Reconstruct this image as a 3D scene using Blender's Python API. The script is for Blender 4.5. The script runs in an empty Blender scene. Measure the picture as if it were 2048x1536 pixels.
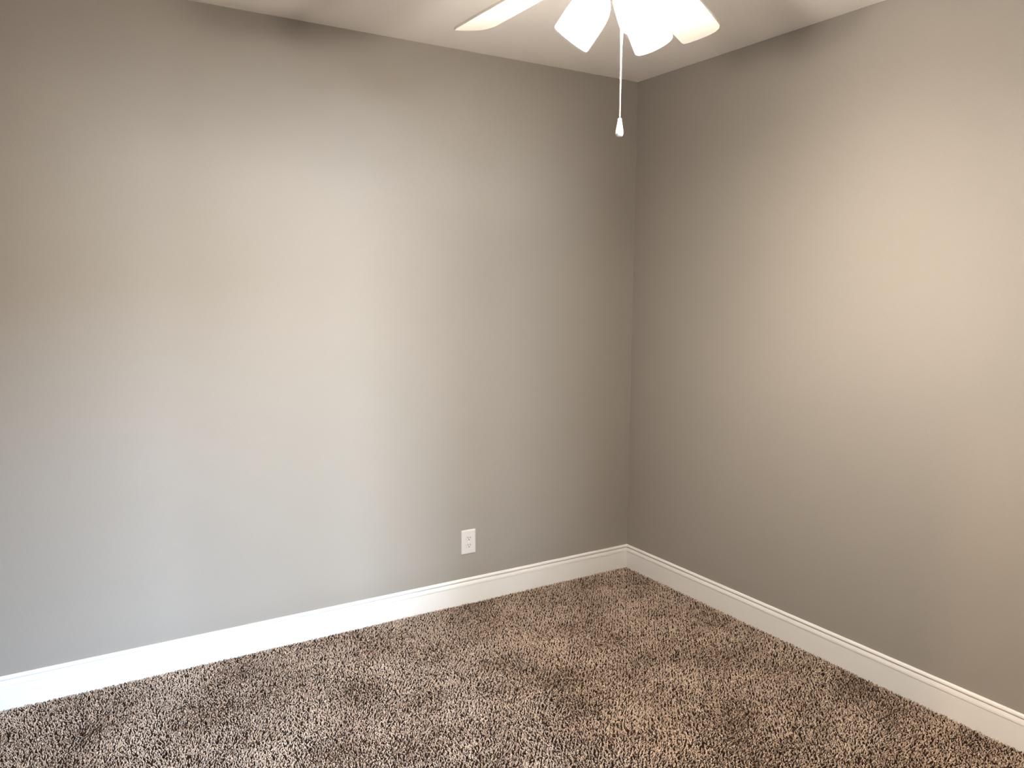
import bpy, bmesh, math, random
import numpy as np
from mathutils import Vector, Matrix

random.seed(7)
rng = np.random.default_rng(7)
S = bpy.context.scene
COL = S.collection
R = math.radians

# ------------------------------------------------------------------ camera
cam_data = bpy.data.cameras.new('camera')
cam = bpy.data.objects.new('camera', cam_data)
COL.objects.link(cam)
cam_data.sensor_fit = 'HORIZONTAL'
cam_data.sensor_width = 36.0
cam_data.lens = 1575.33 / 2048 * 36.0
cam_data.clip_start = 0.02
CAM = Vector((-2.92684, -3.46113, 1.61885))
yaw, pitch, roll = 0.551259371, 0.121566529, 0.00535312644
fw = Vector((math.sin(yaw) * math.cos(pitch), math.cos(yaw) * math.cos(pitch), -math.sin(pitch)))
rt = Vector((math.cos(yaw), -math.sin(yaw), 0.0))
up = rt.cross(fw)
rt2 = rt * math.cos(roll) + up * math.sin(roll)
up2 = -rt * math.sin(roll) + up * math.cos(roll)
m = Matrix((rt2, up2, -fw)).transposed().to_4x4()
m.translation = CAM
cam.matrix_world = m
S.camera = cam

# ------------------------------------------------------------------ view, world, daylight
S.view_settings.view_transform = 'Standard'
S.view_settings.look = 'None'
S.view_settings.gamma = 1.0
S.view_settings.use_curve_mapping = False
S.view_settings.exposure = 0.0

DAY_E, LOW_E, WORLD_E, HALL_E = 4750.0, 1120.0, 0.04, 200.0
DAY_LOC = (0.5, -8.6, 3.5)
DAY_SIZE = (4.2, 1.8)
LOW_LOC = (-1.70, -9.0, 1.60)
LOW_SIZE = (2.0, 0.8)

W = bpy.data.worlds.new('sky')
S.world = W
W.use_nodes = True
bg = W.node_tree.nodes['Background']
bg.inputs[0].default_value = (0.80, 0.90, 1.0, 1)
bg.inputs[1].default_value = WORLD_E

def area(name, loc, target, sx, sy, power, color):
    L = bpy.data.lights.new(name, 'AREA')
    L.shape = 'RECTANGLE'
    L.size, L.size_y = sx, sy
    L.energy = power
    L.color = color
    o = bpy.data.objects.new(name, L)
    o.location = loc
    o.rotation_euler = (Vector(target) - Vector(loc)).to_track_quat('-Z', 'Y').to_euler()
    COL.objects.link(o)
    return o

# bright patch of sky outside the window behind the camera
area('daylight', DAY_LOC, (-2.0, 0.0, 0.75), DAY_SIZE[0], DAY_SIZE[1], DAY_E, (0.57, 0.76, 1.0))
# sunlit yard straight outside the same window
area('daylight_low', LOW_LOC, (-1.65, 0.0, 1.45), LOW_SIZE[0], LOW_SIZE[1], LOW_E, (0.80, 0.92, 1.0))
# hallway ceiling lamp beyond the open doorway
HL = bpy.data.lights.new('hallway_lamp', 'POINT')
HL.energy = HALL_E
HL.color = (1.0, 0.62, 0.27)
HL.shadow_soft_size = 0.05
hl = bpy.data.objects.new('hallway_lamp', HL)
hl.location = (-5.0, -2.83, 2.45)
COL.objects.link(hl)

BULB_E = 6500.0     # bulbs of the fan's light kit
GLASS_E = 67.0      # glow of their frosted shades
WARM = (1.0, 0.90, 0.785)

# ------------------------------------------------------------------ dimensions
H = 2.74            # ceiling height above the carpet
LX, LY = 3.32, 3.80 # room
ZB = -0.012         # sub-floor under the pile
BH = 0.1286         # baseboard height
HUB = Vector((-1.5728, -1.7901, 0))

# ------------------------------------------------------------------ helpers
def link(name, me, mat=None, parent=None, smooth=False):
    o = bpy.data.objects.new(name, me)
    COL.objects.link(o)
    if mat:
        me.materials.append(mat)
    if parent:
        o.parent = parent
    if smooth:
        me.polygons.foreach_set('use_smooth', [True] * len(me.polygons))
    return o

def obj(name, bm, mat=None, parent=None, smooth=False):
    bmesh.ops.recalc_face_normals(bm, faces=bm.faces)
    me = bpy.data.meshes.new(name)
    bm.to_mesh(me)
    bm.free()
    return link(name, me, mat, parent, smooth)

def thing(name, label, cat, loc=(0, 0, 0)):
    o = bpy.data.objects.new(name, None)
    o.empty_display_size = 0.05
    o.location = loc
    o['label'] = label
    o['category'] = cat
    COL.objects.link(o)
    return o

def struct(name, bm, mat, smooth=False, label=None, cat=None):
    o = obj(name, bm, mat, None, smooth)
    o['kind'] = 'structure'
    if label:
        o['label'] = label
    if cat:
        o['category'] = cat
    return o

def box(bm, lo, hi, bevel=0.0, seg=2):
    lo, hi = Vector(lo), Vector(hi)
    r = bmesh.ops.create_cube(bm, size=1.0)
    vs = r['verts']
    for v in vs:
        v.co = Vector((lo[i] + (v.co[i] + 0.5) * (hi[i] - lo[i]) for i in range(3)))
    if bevel:
        es = list({e for v in vs for e in v.link_edges})
        bmesh.ops.bevel(bm, geom=es, offset=bevel, segments=seg, affect='EDGES', profile=0.5)
    return vs

def lathe(bm, prof, n=32, mat=None, close=False):
    """prof: list of (radius, z); spins about z; mat: 4x4 placing the result"""
    rings = []
    for r, z in prof:
        if r < 1e-6:
            rings.append([bm.verts.new((0, 0, z))])
        else:
            rings.append([bm.verts.new((r * math.cos(2 * math.pi * k / n), r * math.sin(2 * math.pi * k / n), z)) for k in range(n)])
    pairs = list(zip(rings, rings[1:]))
    if close:
        pairs.append((rings[-1], rings[0]))
    for a, b in pairs:
        for k in range(n):
            k2 = (k + 1) % n
            if len(a) == 1 and len(b) == 1:
                continue
            if len(a) == 1:
                bm.faces.new((a[0], b[k], b[k2]))
            elif len(b) == 1:
                bm.faces.new((a[k], a[k2], b[0]))
            else:
                bm.faces.new((a[k], a[k2], b[k2], b[k]))
    vs = [v for r in rings for v in r]
    if mat is not None:
        bmesh.ops.transform(bm, matrix=mat, verts=vs)
    return vs

def tube(bm, pts, rad, n=12):
    pts = [Vector(p) for p in pts]
    rings = []
    for i, p in enumerate(pts):
        t = (pts[min(i + 1, len(pts) - 1)] - pts[max(i - 1, 0)]).normalized()
        a = t.orthogonal().normalized() if i == 0 else (a - t * a.dot(t)).normalized()
        b = t.cross(a)
        r = rad[i] if isinstance(rad, (list, tuple)) else rad
        rings.append([bm.verts.new(p + (a * math.cos(2 * math.pi * k / n) + b * math.sin(2 * math.pi * k / n)) * r) for k in range(n)])
    for A, B in zip(rings, rings[1:]):
        for k in range(n):
            bm.faces.new((A[k], A[(k + 1) % n], B[(k + 1) % n], B[k]))
    bm.faces.new(rings[0][::-1])
    bm.faces.new(rings[-1])

def sweep(bm, prof, path_fn, n):
    """prof points -> path_fn(i, p) gives the vertex at station i"""
    st = [[bm.verts.new(path_fn(i, p)) for p in prof] for i in range(n)]
    for A, B in zip(st, st[1:]):
        for k in range(len(prof)):
            k2 = (k + 1) % len(prof)
            bm.faces.new((A[k], A[k2], B[k2], B[k]))
    bm.faces.new(st[0])
    bm.faces.new(st[-1][::-1])

# ------------------------------------------------------------------ materials
def material(name, color, rough=0.6, spec=0.5, emit=None, estr=0.0):
    M = bpy.data.materials.new(name)
    M.use_nodes = True
    b = M.node_tree.nodes['Principled BSDF']
    b.inputs['Base Color'].default_value = (*color, 1)
    b.inputs['Roughness'].default_value = rough
    b.inputs['Specular IOR Level'].default_value = spec
    if emit:
        b.inputs['Emission Color'].default_value = (*emit, 1)
        b.inputs['Emission Strength'].default_value = estr
    return M, M.node_tree, b

def paint(name, color, rough, spec, scale, strength, dist):
    """rolled wall paint: a faint stipple in the surface and in its tone"""
    M, t, b = material(name, color, rough, spec)
    tc = t.nodes.new('ShaderNodeTexCoord')
    n = t.nodes.new('ShaderNodeTexNoise')
    n.inputs['Scale'].default_value = scale
    n.inputs['Detail'].default_value = 3
    bp = t.nodes.new('ShaderNodeBump')
    bp.inputs['Strength'].default_value = strength
    bp.inputs['Distance'].default_value = dist
    t.links.new(tc.outputs['Object'], n.inputs['Vector'])
    t.links.new(n.outputs['Fac'], bp.inputs['Height'])
    t.links.new(bp.outputs['Normal'], b.inputs['Normal'])
    n2 = t.nodes.new('ShaderNodeTexNoise')
    n2.inputs['Scale'].default_value = 320
    n2.inputs['Detail'].default_value = 2
    mix = t.nodes.new('ShaderNodeMix')
    mix.data_type = 'RGBA'
    mix.inputs['A'].default_value = (*[c * 0.90 for c in color], 1)
    mix.inputs['B'].default_value = (*[c * 1.10 for c in color], 1)
    t.links.new(tc.outputs['Object'], n2.inputs['Vector'])
    t.links.new(n2.outputs['Fac'], mix.inputs['Factor'])
    t.links.new(mix.outputs['Result'], b.inputs['Base Color'])
    return M

M_WALL = paint('greige_wall_paint', (0.250, 0.226, 0.202), 0.55, 0.25, 260, 0.22, 0.0014)
M_CEIL = paint('ceiling_paint', (0.95, 0.915, 0.87), 0.85, 0.2, 180, 0.15, 0.0015)
M_TRIM, _, _ = material('white_trim_enamel', (0.65, 0.63, 0.605), 0.32, 0.5)
M_BASE, _, _ = material('carpet_backing', (0.03, 0.018, 0.012), 0.95, 0.1)
M_FAN, _, _ = material('white_fan_enamel', (0.82, 0.80, 0.76), 0.38, 0.5)
M_BLADE, _, _ = material('white_blade_laminate', (0.56, 0.54, 0.49), 0.42, 0.4)
M_GLASS, _, _ = material('frosted_shade_glass', (0.85, 0.84, 0.82), 0.3, 0.5, WARM, GLASS_E)
gt = M_GLASS.node_tree                                # frosted, but it lets part of the bulb's light straight through
gtr = gt.nodes.new('ShaderNodeBsdfTransparent')
gmx = gt.nodes.new('ShaderNodeMixShader')
gmx.inputs[0].default_value = 0.40
gt.links.new(gt.nodes['Principled BSDF'].outputs[0], gmx.inputs[1])
gt.links.new(gtr.outputs[0], gmx.inputs[2])
gt.links.new(gmx.outputs[0], gt.nodes['Material Output'].inputs[0])
M_BULB, _, _ = material('lit_bulb', (0.9, 0.9, 0.9), 0.4, 0.3, WARM, BULB_E)
M_CHAIN, ct, cb = material('nickel_bead_chain', (0.86, 0.82, 0.76), 0.22, 0.5)
cb.inputs['Metallic'].default_value = 0.85
M_KNOB, _, _ = material('white_ceramic_knob', (0.88, 0.88, 0.86), 0.18, 0.5)
M_PLATE, _, _ = material('white_outlet_plastic', (0.52, 0.495, 0.48), 0.3, 0.5)
M_SLOT, _, _ = material('dark_slot', (0.012, 0.010, 0.009), 0.8, 0.1)
M_SCREW, _, _ = material('painted_screw', (0.70, 0.67, 0.64), 0.35, 0.5)
M_PANE = bpy.data.materials.new('window_glass')
M_PANE.use_nodes = True
pt = M_PANE.node_tree
pt.nodes.remove(pt.nodes['Principled BSDF'])
tr = pt.nodes.new('ShaderNodeBsdfTransparent')
gl = pt.nodes.new('ShaderNodeBsdfGlossy')
gl.inputs['Roughness'].default_value = 0.02
mx = pt.nodes.new('ShaderNodeMixShader')
mx.inputs[0].default_value = 0.06
pt.links.new(tr.outputs[0], mx.inputs[1])
pt.links.new(gl.outputs[0], mx.inputs[2])
pt.links.new(mx.outputs[0], pt.nodes['Material Output'].inputs[0])

# carpet yarn: tan and dark brown plies, told apart by the per-tuft "tone"
M_YARN, yt, yb = material('speckled_brown_yarn', (0.5, 0.4, 0.32), 0.9, 0.08)
at = yt.nodes.new('ShaderNodeAttribute')
at.attribute_name = 'tone'
cr = yt.nodes.new('ShaderNodeValToRGB')
e = cr.color_ramp.elements
e[0].position, e[0].color = 0.0, (0.022, 0.011, 0.007, 1)
e[1].position, e[1].color = 1.0, (0.50, 0.395, 0.32, 1)
for p, c in ((0.22, (0.032, 0.017, 0.011, 1)), (0.34, (0.16, 0.105, 0.075, 1)), (0.55, (0.33, 0.245, 0.19, 1))):
    x = e.new(p)
    x.color = c
yt.links.new(at.outputs['Fac'], cr.inputs['Fac'])
yt.links.new(cr.outputs['Color'], yb.inputs['Base Color'])

# ------------------------------------------------------------------ room shell
T = 0.12
bm = bmesh.new(); box(bm, (-LX - T, -LY - T, ZB - 0.1), (T, T, ZB))
struct('floor', bm, M_BASE, label='floor under the speckled brown carpet', cat='floor')
bm = bmesh.new(); box(bm, (-LX - T, -LY - T, H), (T, T, H + 0.1))
struct('ceiling', bm, M_CEIL, label='plain white painted ceiling the fan hangs from', cat='ceiling')
bm = bmesh.new(); box(bm, (-LX - T, 0, ZB), (T, T, H))
struct('wall_left', bm, M_WALL, label='greige wall with the power outlet, left of the corner', cat='wall')
bm = bmesh.new(); box(bm, (0, -LY - T, ZB), (T, 0, H))
struct('wall_right', bm, M_WALL, label='bare greige wall, right of the corner', cat='wall')

WX0, WX1, WZ0, WZ1 = -2.14, -1.20, 0.60, 2.10     # window in the wall behind the camera
bm = bmesh.new()
box(bm, (-LX - T, -LY - T, ZB), (WX0, -LY, H))
box(bm, (WX1, -LY - T, ZB), (0, -LY, H))
box(bm, (WX0, -LY - T, ZB), (WX1, -LY, WZ0))
box(bm, (WX0, -LY - T, WZ1), (WX1, -LY, H))
struct('wall_rear', bm, M_WALL, label='greige wall with the window, facing the outlet wall', cat='wall')
DY0, DY1, DZ = -3.38, -2.50, 2.04                 # open doorway beside the camera
bm = bmesh.new()
box(bm, (-LX - T, -LY, ZB), (-LX, DY0, H))
box(bm, (-LX - T, DY1, ZB), (-LX, 0, H))
box(bm, (-LX - T, DY0, DZ), (-LX, DY1, H))
struct('wall_entry', bm, M_WALL, label='greige wall with the open doorway, facing the bare wall', cat='wall')

# window frame, sash bars and glass (behind the camera, lets the daylight in)
bm = bmesh.new()
fr = 0.05
y0, y1 = -LY - 0.09, -LY - 0.03
box(bm, (WX0, y0, WZ0), (WX0 + fr, y1, WZ1)); box(bm, (WX1 - fr, y0, WZ0), (WX1, y1, WZ1))
box(bm, (WX0 + fr, y0, WZ0), (WX1 - fr, y1, WZ0 + fr)); box(bm, (WX0 + fr, y0, WZ1 - fr), (WX1 - fr, y1, WZ1))
xm = (WX0 + WX1) / 2
box(bm, (xm - 0.035, y0, WZ0 + fr), (xm + 0.035, y1, WZ1 - fr))
wf = struct('window_1', bm, M_TRIM, label='white framed window opposite the outlet wall', cat='window')
bm = bmesh.new()
box(bm, (WX0 + fr, -LY - 0.064, WZ0 + fr), (xm - 0.035, -LY - 0.058, WZ1 - fr))
box(bm, (xm + 0.035, -LY - 0.064, WZ0 + fr), (WX1 - fr, -LY - 0.058, WZ1 - fr))
obj('window_glass', bm, M_PANE, wf)

# ------------------------------------------------------------------ baseboards (moulded profile, mitred in the corner)
PROF = [(0.000, ZB), (0.0140, ZB), (0.0140, 0.0902), (0.0100, 0.0888), (0.0100, 0.0912), (0.0136, 0.0926),
        (0.0128, 0.1000), (0.0108, 0.1070), (0.0092, 0.1118), (0.0088, 0.1122), (0.0012, 0.1085), (0.0012, 0.1122),
        (0.0086, 0.1158), (0.0086, 0.1180), (0.0080, 0.1215), (0.0066, 0.1250), (0.0046, 0.1276), (0.0028, BH), (0.000, BH)]
bm = bmesh.new()
sweep(bm, PROF, lambda i, p: (-LX + 0.0 if i == 0 else -p[0], -p[0], p[1]), 2)
struct('baseboard_left', bm, M_TRIM, label='white moulded baseboard along the wall with the outlet', cat='baseboard')
bm = bmesh.new()
sweep(bm, PROF, lambda i, p: (-p[0], -LY if i == 0 else -p[0], p[1]), 2)
struct('baseboard_right', bm, M_TRIM, label='white moulded baseboard along the bare right wall', cat='baseboard')

# ------------------------------------------------------------------ carpet pile
def carpet():
    sp = 0.0056
    xs = np.arange(-LX + 0.01, -0.016, sp)
    ys = np.arange(-LY + 0.01, -0.016, sp)
    ix, iy = np.meshgrid(np.arange(xs.size), np.arange(ys.size))
    gx, gy = np.meshgrid(xs, ys)
    x, y = gx.ravel(), gy.ravel()
    # ply order along the rows: roughly every third tuft is the dark yarn
    order = ((ix + 2 * iy + (iy // 7)) % 3 == 0).ravel()
    x = x + rng.uniform(-0.42, 0.42, x.size) * sp
    y = y + rng.uniform(-0.42, 0.42, y.size) * sp
    k = y > (-0.442 - (x + 3.094) * 0.602) - 0.65       # the part of the floor the picture looks at, with a wide margin
    k &= (x < -0.0165) & (y < -0.0165)
    x, y, order = x[k], y[k], order[k]
    n = x.size
    # trodden patches: slow waves that steer lean, height and tone
    def waves(seed, fmin, fmax, m=14):
        r = np.random.default_rng(seed)
        out = np.zeros(n)
        for _ in range(m):
            a = r.uniform(0, 2 * np.pi); f = r.uniform(fmin, fmax)
            out += np.sin(2 * np.pi * f * (x * np.cos(a) + y * np.sin(a)) + r.uniform(0, 2 * np.pi))
        return out / math.sqrt(m / 2)
    w1, w2, w3 = waves(1, 1.0, 4.5), waves(2, 1.0, 4.5), waves(3, 1.2, 5.0)
    lean_x = 0.0010 * w1 + rng.normal(0, 0.0030, n)
    lean_y = 0.0010 * w2 + rng.normal(0, 0.0030, n)
    r0 = rng.uniform(0, 1, n)
    dark = np.where(order, r0 < 0.95, r0 < 0.19)
    tone = np.where(dark, rng.uniform(0.0, 0.28, n), np.clip(rng.uniform(0.42, 1.0, n) + 0.09 * w3, 0.34, 1.0))
    hgt = rng.uniform(0.0110, 0.0124, n) + 0.0006 * w3
    hgt = np.where(dark, hgt - 0.0024, hgt)
    rad = rng.uniform(0.0017, 0.0025, n)
    ang = rng.uniform(0, 2 * np.pi, n)
    curl = rng.uniform(0.0014, 0.0034, n)
    tw = rng.uniform(-1.6, 1.6, n)
    rings = [(0.0, 0.8), (0.45, 1.0), (0.80, 1.0), (1.0, 0.55)]
    V = np.zeros((n, 16, 3))
    for i, (t, rr) in enumerate(rings):
        cx = x + lean_x * t * t + curl * t * np.cos(ang + tw * t * 2)
        cy = y + lean_y * t * t + curl * t * np.sin(ang + tw * t * 2)
        cz = ZB + hgt * t
        for j in range(4):
            a = ang + tw * t + j * np.pi / 2
            V[:, i * 4 + j, 0] = np.minimum(cx + rad * rr * np.cos(a), -0.0142)
            V[:, i * 4 + j, 1] = np.minimum(cy + rad * rr * np.sin(a), -0.0142)
            V[:, i * 4 + j, 2] = cz + (0.0006 * np.cos(a * 1.0) if i else 0)
    F = []
    for i in range(3):
        for j in range(4):
            j2 = (j + 1) % 4
            F.append((i * 4 + j, i * 4 + j2, i * 4 + 4 + j2, i * 4 + 4 + j))
    F.append((12, 13, 14, 15))
    F = np.array(F)
    faces = (F[None] + (np.arange(n) * 16)[:, None, None]).reshape(-1)
    me = bpy.data.meshes.new('carpet_pile')
    me.vertices.add(n * 16)
    me.vertices.foreach_set('co', V.reshape(-1))
    nf = n * len(F)
    me.loops.add(nf * 4)
    me.loops.foreach_set('vertex_index', faces)
    me.polygons.add(nf)
    me.polygons.foreach_set('loop_start', np.arange(nf) * 4)
    me.polygons.foreach_set('loop_total', np.full(nf, 4))
    me.polygons.foreach_set('use_smooth', np.ones(nf, dtype=bool))
    a = me.attributes.new('tone', 'FLOAT', 'POINT')
    a.data.foreach_set('value', np.repeat(np.clip(tone, 0, 1), 16))
    me.update()
    o = link('carpet_pile', me, M_YARN)
    o['kind'] = 'stuff'
    o['label'] = 'speckled tan and dark brown carpet pile covering the floor'
    o['category'] = 'carpet'
carpet()

# ------------------------------------------------------------------ power outlet on the left wall
OX, OZ, PW, PH = -1.0582, 0.3210, 0.0826, 0.1272
ot = thing('wall_outlet', 'white duplex power outlet low on the left wall above the baseboard', 'power outlet', (OX, 0, OZ))
bm = bmesh.new()
# plate with a pillowed edge, extruded towards the room (-y)
ringsP = [(0.0, 0.0), (0.0, -0.0028), (0.0012, -0.0046), (0.0040, -0.0060), (0.0085, -0.0066)]
prev = None
for inset, yy in ringsP:
    hw, hh, rc = PW / 2 - inset, PH / 2 - inset, max(0.0035 - inset, 0.001)
    ring = []
    for cxs, czs, a0 in ((1, 1, 0), (-1, 1, 90), (-1, -1, 180), (1, -1, 270)):
        for k in range(4):
            a = R(a0 + 30 * k)
            ring.append(bm.verts.new((cxs * (hw - rc) + rc * math.cos(a), yy, czs * (hh - rc) + rc * math.sin(a))))
    if prev:
        for k in range(16):
            bm.faces.new((prev[k], prev[(k + 1) % 16], ring[(k + 1) % 16], ring[k]))
    else:
        bm.faces.new(ring)
    prev = ring
bm.faces.new(prev)
obj('cover_plate', bm, M_PLATE, ot)

def disc_outline(r, flat, n=40):
    out = []
    for k in range(n):
        a = 2 * math.pi * k / n
        out.append((r * math.cos(a), max(-flat, min(flat, r * math.sin(a)))))
    return out

for dz in (0.0190, -0.0190):
    bm = bmesh.new()
    prev = None
    for s, yy in ((1.0, -0.0060), (1.0, -0.0079), (0.95, -0.0088), (0.86, -0.0090)):
        ring = [bm.verts.new((px * s, yy, pz * s)) for px, pz in disc_outline(0.0170, 0.0142)]
        if prev:
            for k in range(len(ring)):
                k2 = (k + 1) % len(ring)
                bm.faces.new((prev[k], prev[k2], ring[k2], ring[k]))
        prev = ring
    bm.faces.new(prev)
    rc = obj('receptacle', bm, M_PLATE, ot)
    rc.location = (0, 0, dz)
    for nm, (sx, sz, w, h) in (('neutral_slot', (-0.0064, 0.0042, 0.0026, 0.0092)), ('hot_slot', (0.0064, 0.0042, 0.0026, 0.0076))):
        bm = bmesh.new(); box(bm, (sx - w / 2, -0.00925, sz - h / 2), (sx + w / 2, -0.0085, sz + h / 2))
        obj(nm, bm, M_SLOT, rc)
    bm = bmesh.new()
    prev = None
    for yy in (-0.0085, -0.00925):
        ring = [bm.verts.new((px, yy, pz - 0.0068)) for px, pz in [(0.0027 * math.cos(R(a)), (0.0027 if a > 180 or True else 0) * math.sin(R(a))) for a in range(0, 360, 20)]]
        if prev:
            for k in range(len(ring)):
                bm.faces.new((prev[k], prev[(k + 1) % len(ring)], ring[(k + 1) % len(ring)], ring[k]))
        prev = ring
    bm.faces.new(prev)
    obj('ground_hole', bm, M_SLOT, rc)
bm = bmesh.new()
lathe(bm, [(0.0, 0.0078), (0.0020, 0.0076), (0.0029, 0.0068), (0.0029, 0.0055)], 20, Matrix.Rotation(R(90), 4, 'X'))
sc_ = obj('screw', bm, M_SCREW, ot)

# ------------------------------------------------------------------ ceiling fan with light kit
fan = thing('ceiling_fan', 'white five blade ceiling fan with three lit frosted glass shades', 'ceiling fan', (HUB.x, HUB.y, H))
def Z(z):            # world height -> height in the fan's frame
    return z - H
bm = bmesh.new()
lathe(bm, [(0.0, Z(H)), (0.072, Z(H)), (0.072, Z(H - 0.012)), (0.066, Z(H - 0.035)), (0.045, Z(H - 0.058)), (0.018, Z(H - 0.068)), (0.0, Z(H - 0.068))], 40)
obj('canopy', bm, M_FAN, fan, True)
bm = bmesh.new()
lathe(bm, [(0.0, Z(2.69)), (0.0125, Z(2.69)), (0.0125, Z(2.57)), (0.0, Z(2.57))], 24)
obj('downrod', bm, M_FAN, fan)
bm = bmesh.new()
lathe(bm, [(0.0, Z(2.595)), (0.030, Z(2.595)), (0.045, Z(2.585)), (0.085, Z(2.572)), (0.104, Z(2.550)), (0.108, Z(2.520)),
           (0.104, Z(2.490)), (0.092, Z(2.474)), (0.060, Z(2.466)), (0.0, Z(2.466))], 48)
obj('motor_housing', bm, M_FAN, fan, True)
bm = bmesh.new()
lathe(bm, [(0.0, Z(2.468)), (0.055, Z(2.468)), (0.060, Z(2.452)), (0.058, Z(2.425)), (0.052, Z(2.412)), (0.050, Z(2.395)), (0.036, Z(2.378)), (0.012, Z(2.370)), (0.0, Z(2.370))], 40)
obj('switch_housing', bm, M_FAN, fan, True)

RB, BW, PT, ZBL, DR = 0.6486, 0.138, 0.1841, 2.4623, 0.0883
A0 = R(26.922)
def blade_outline():
    h = BW / 2
    pts = []
    # root end (narrower, rounded), then out along +t side, tip, back along -t side
    pts += [(0.185, -h * 0.55), (0.172, -h * 0.35), (0.168, 0.0), (0.172, h * 0.35), (0.185, h * 0.55)]
    pts += [(0.23, h * 0.72), (0.30, h * 0.86), (0.40, h * 0.96), (0.52, h), (RB - 0.012, h)]
    pts += [(RB - 0.003, h * 0.96), (RB, h * 0.86), (RB + 0.003, h * 0.45), (RB + 0.002, 0.0), (RB - 0.002, -h * 0.35), (RB - 0.009, -h * 0.66), (RB - 0.022, -h * 0.88), (RB - 0.042, -h)]
    pts += [(0.52, -h), (0.40, -h * 0.96), (0.30, -h * 0.86), (0.23, -h * 0.72)]
    return pts
bo = blade_outline()
bm = bmesh.new()
th = 0.0092
top = [bm.verts.new((s, t * math.cos(PT), (ZBL - H) - DR * (s - 0.3) - t * math.sin(PT) + th)) for s, t in bo]
bot = [bm.verts.new((s, t * math.cos(PT), (ZBL - H) - DR * (s - 0.3) - t * math.sin(PT))) for s, t in bo]
nb = len(bo)
bm.faces.new(top); bm.faces.new(bot[::-1])
for k in range(nb):
    bm.faces.new((top[k], bot[k], bot[(k + 1) % nb], top[(k + 1) % nb]))
bmesh.ops.recalc_face_normals(bm, faces=bm.faces)
be = [e2 for e2 in bm.edges if len(e2.link_faces) == 2 and e2.calc_face_angle(0) > 1.2]
bmesh.ops.bevel(bm, geom=be, offset=0.0012, segments=2, affect='EDGES')
blade0 = obj('blade', bm, M_BLADE, fan)
bm = bmesh.new()
zi = ZBL - H
br = [(0.080, 0.020, -0.004), (0.120, 0.016, 0.004), (0.160, 0.022, 0.011), (0.200, 0.036, 0.006), (0.245, 0.030, 0.001), (0.270, 0.012, -0.001)]
rings_b = []
for s, w, dz in br:
    zc = zi + dz - (DR * (s - 0.3) if s > 0.15 else -DR * 0.15) - 0.0005
    tilt = PT * min(1.0, max(0.0, (s - 0.08) / 0.1))
    ring = []
    for t, d in ((-w, 0), (w, 0), (w, -0.005), (-w, -0.005)):
        ring.append(bm.verts.new((s, t * math.cos(tilt), zc - t * math.sin(tilt) + d)))
    rings_b.append(ring)
for A, B in zip(rings_b, rings_b[1:]):
    for k in range(4):
        bm.faces.new((A[k], A[(k + 1) % 4], B[(k + 1) % 4], B[k]))
bm.faces.new(rings_b[0]); bm.faces.new(rings_b[-1][::-1])
bracket0 = obj('blade_bracket', bm, M_FAN, blade0)
angles = [A0, A0 + R(72) - 0.0076, A0 + R(144), A0 + R(216), A0 + R(288)]
blade0.rotation_euler.z = angles[0]
for a in angles[1:]:
    b2 = blade0.copy(); COL.objects.link(b2); b2.rotation_euler.z = a
    k2 = bracket0.copy(); COL.objects.link(k2); k2.parent = b2

# lamp arms, sockets, glass shades and bulbs
RHO, ZR, TAU = 0.135, 2.270, 0.646
PHI0 = 2.275
def shade_frame(phi):
    ax = Vector((math.cos(phi) * math.sin(TAU), math.sin(phi) * math.sin(TAU), -math.cos(TAU)))   # points out of the mouth
    e1 = Vector((-math.sin(phi), math.cos(phi), 0))
    e2 = (-ax).cross(e1)
    mm = Matrix((e1, e2, -ax)).transposed().to_4x4()                   # local +z runs from the mouth up to the neck
    mm.translation = Vector((RHO * math.cos(phi), RHO * math.sin(phi), Z(ZR)))
    return mm
outer = [(0.0508, 0.0), (0.0524, 0.0015), (0.0531, 0.0050), (0.0532, 0.030), (0.0530, 0.060), (0.0522, 0.082), (0.0485, 0.102), (0.0410, 0.118), (0.0320, 0.129), (0.0250, 0.136), (0.0235, 0.146)]
inner = [(r - 0.003, z if i else 0.0) for i, (r, z) in enumerate(outer)]
bulb_p = [(0.0, 0.030), (0.012, 0.0315), (0.021, 0.037), (0.0265, 0.047), (0.0275, 0.058), (0.0245, 0.072), (0.018, 0.088), (0.0140, 0.102), (0.0135, 0.118)]
sock_p = [(0.0, 0.178), (0.014, 0.178), (0.022, 0.168), (0.0275, 0.160), (0.0285, 0.140), (0.0268, 0.136), (0.0205, 0.1365), (0.0140, 0.128), (0.0140, 0.112), (0.0, 0.112)]
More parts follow.
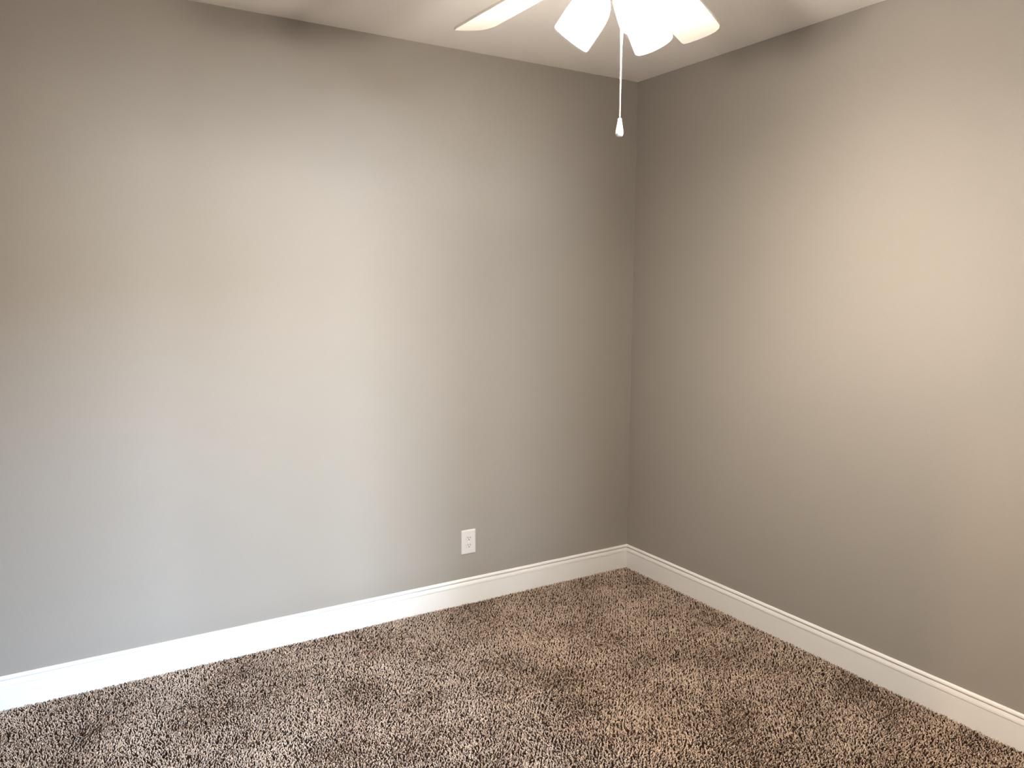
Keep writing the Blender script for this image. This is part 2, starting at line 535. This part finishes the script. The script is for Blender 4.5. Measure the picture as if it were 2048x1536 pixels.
for k in range(3):
    phi = PHI0 - k * 2 * math.pi / 3
    F = shade_frame(phi)
    bm = bmesh.new()
    p3 = F @ Vector((0, 0, 0.172)); d3 = (F.to_3x3() @ Vector((0, 0, 1)))
    c = Vector((math.cos(phi), math.sin(phi), 0))
    s0 = c * 0.045 + Vector((0, 0, Z(2.432)))
    tube(bm, [s0, s0.lerp(p3, 0.35) + Vector((0, 0, 0.010)), s0.lerp(p3, 0.7) + Vector((0, 0, 0.008)), p3, p3 - d3 * 0.01], 0.0085, 14)
    arm = obj('lamp_arm', bm, M_FAN, fan, True)
    bm = bmesh.new(); lathe(bm, sock_p, 32, F); obj('socket', bm, M_FAN, arm, True)
    bm = bmesh.new(); lathe(bm, outer + inner[::-1], 40, F, close=True)
    sh = obj('glass_shade', bm, M_GLASS, fan, True)
    bm = bmesh.new(); lathe(bm, bulb_p[:6], 20, F); bulb = obj('bulb', bm, M_BULB, sh, True)
    bm = bmesh.new(); lathe(bm, bulb_p[5:], 20, F); obj('bulb_collar', bm, M_FAN, sh, True)

# pull chain and its bell-shaped knob
CX, CY = -1.5913 - HUB.x, -1.8137 - HUB.y
ZC0, ZC1 = 2.400, 2.0535
bm = bmesh.new()
stepc = 0.0034
nbd = int((ZC0 - ZC1) / stepc)
for i in range(nbd):
    bmesh.ops.create_icosphere(bm, subdivisions=1, radius=0.0024, matrix=Matrix.Translation((CX, CY, Z(ZC0 - i * stepc))))
vs = tube(bm, [(CX, CY, Z(ZC0)), (CX, CY, Z((ZC0 + ZC1) / 2)), (CX, CY, Z(ZC1 - 0.003))], 0.0009, 6)
chain = obj('pull_chain', bm, M_CHAIN, fan, True)
bm = bmesh.new()
tube(bm, [(CX, CY, Z(2.420)), (CX, CY, Z(2.300)), (CX, CY, Z(2.236))], [0.0034, 0.0034, 0.0030], 14)
obj('chain_sleeve', bm, M_KNOB, chain, True)
bm = bmesh.new()
kp = [(0.0, 2.0555), (0.0030, 2.0553), (0.0046, 2.0535), (0.0056, 2.046), (0.0078, 2.033), (0.0096, 2.0225), (0.0101, 2.0175), (0.0093, 2.0125), (0.0068, 2.0092), (0.0040, 2.0088), (0.0034, 2.0115), (0.0, 2.0115)]
lathe(bm, [(r, Z(z)) for r, z in kp], 28, Matrix.Translation((CX, CY, 0)))
obj('pull_knob', bm, M_KNOB, chain, True)
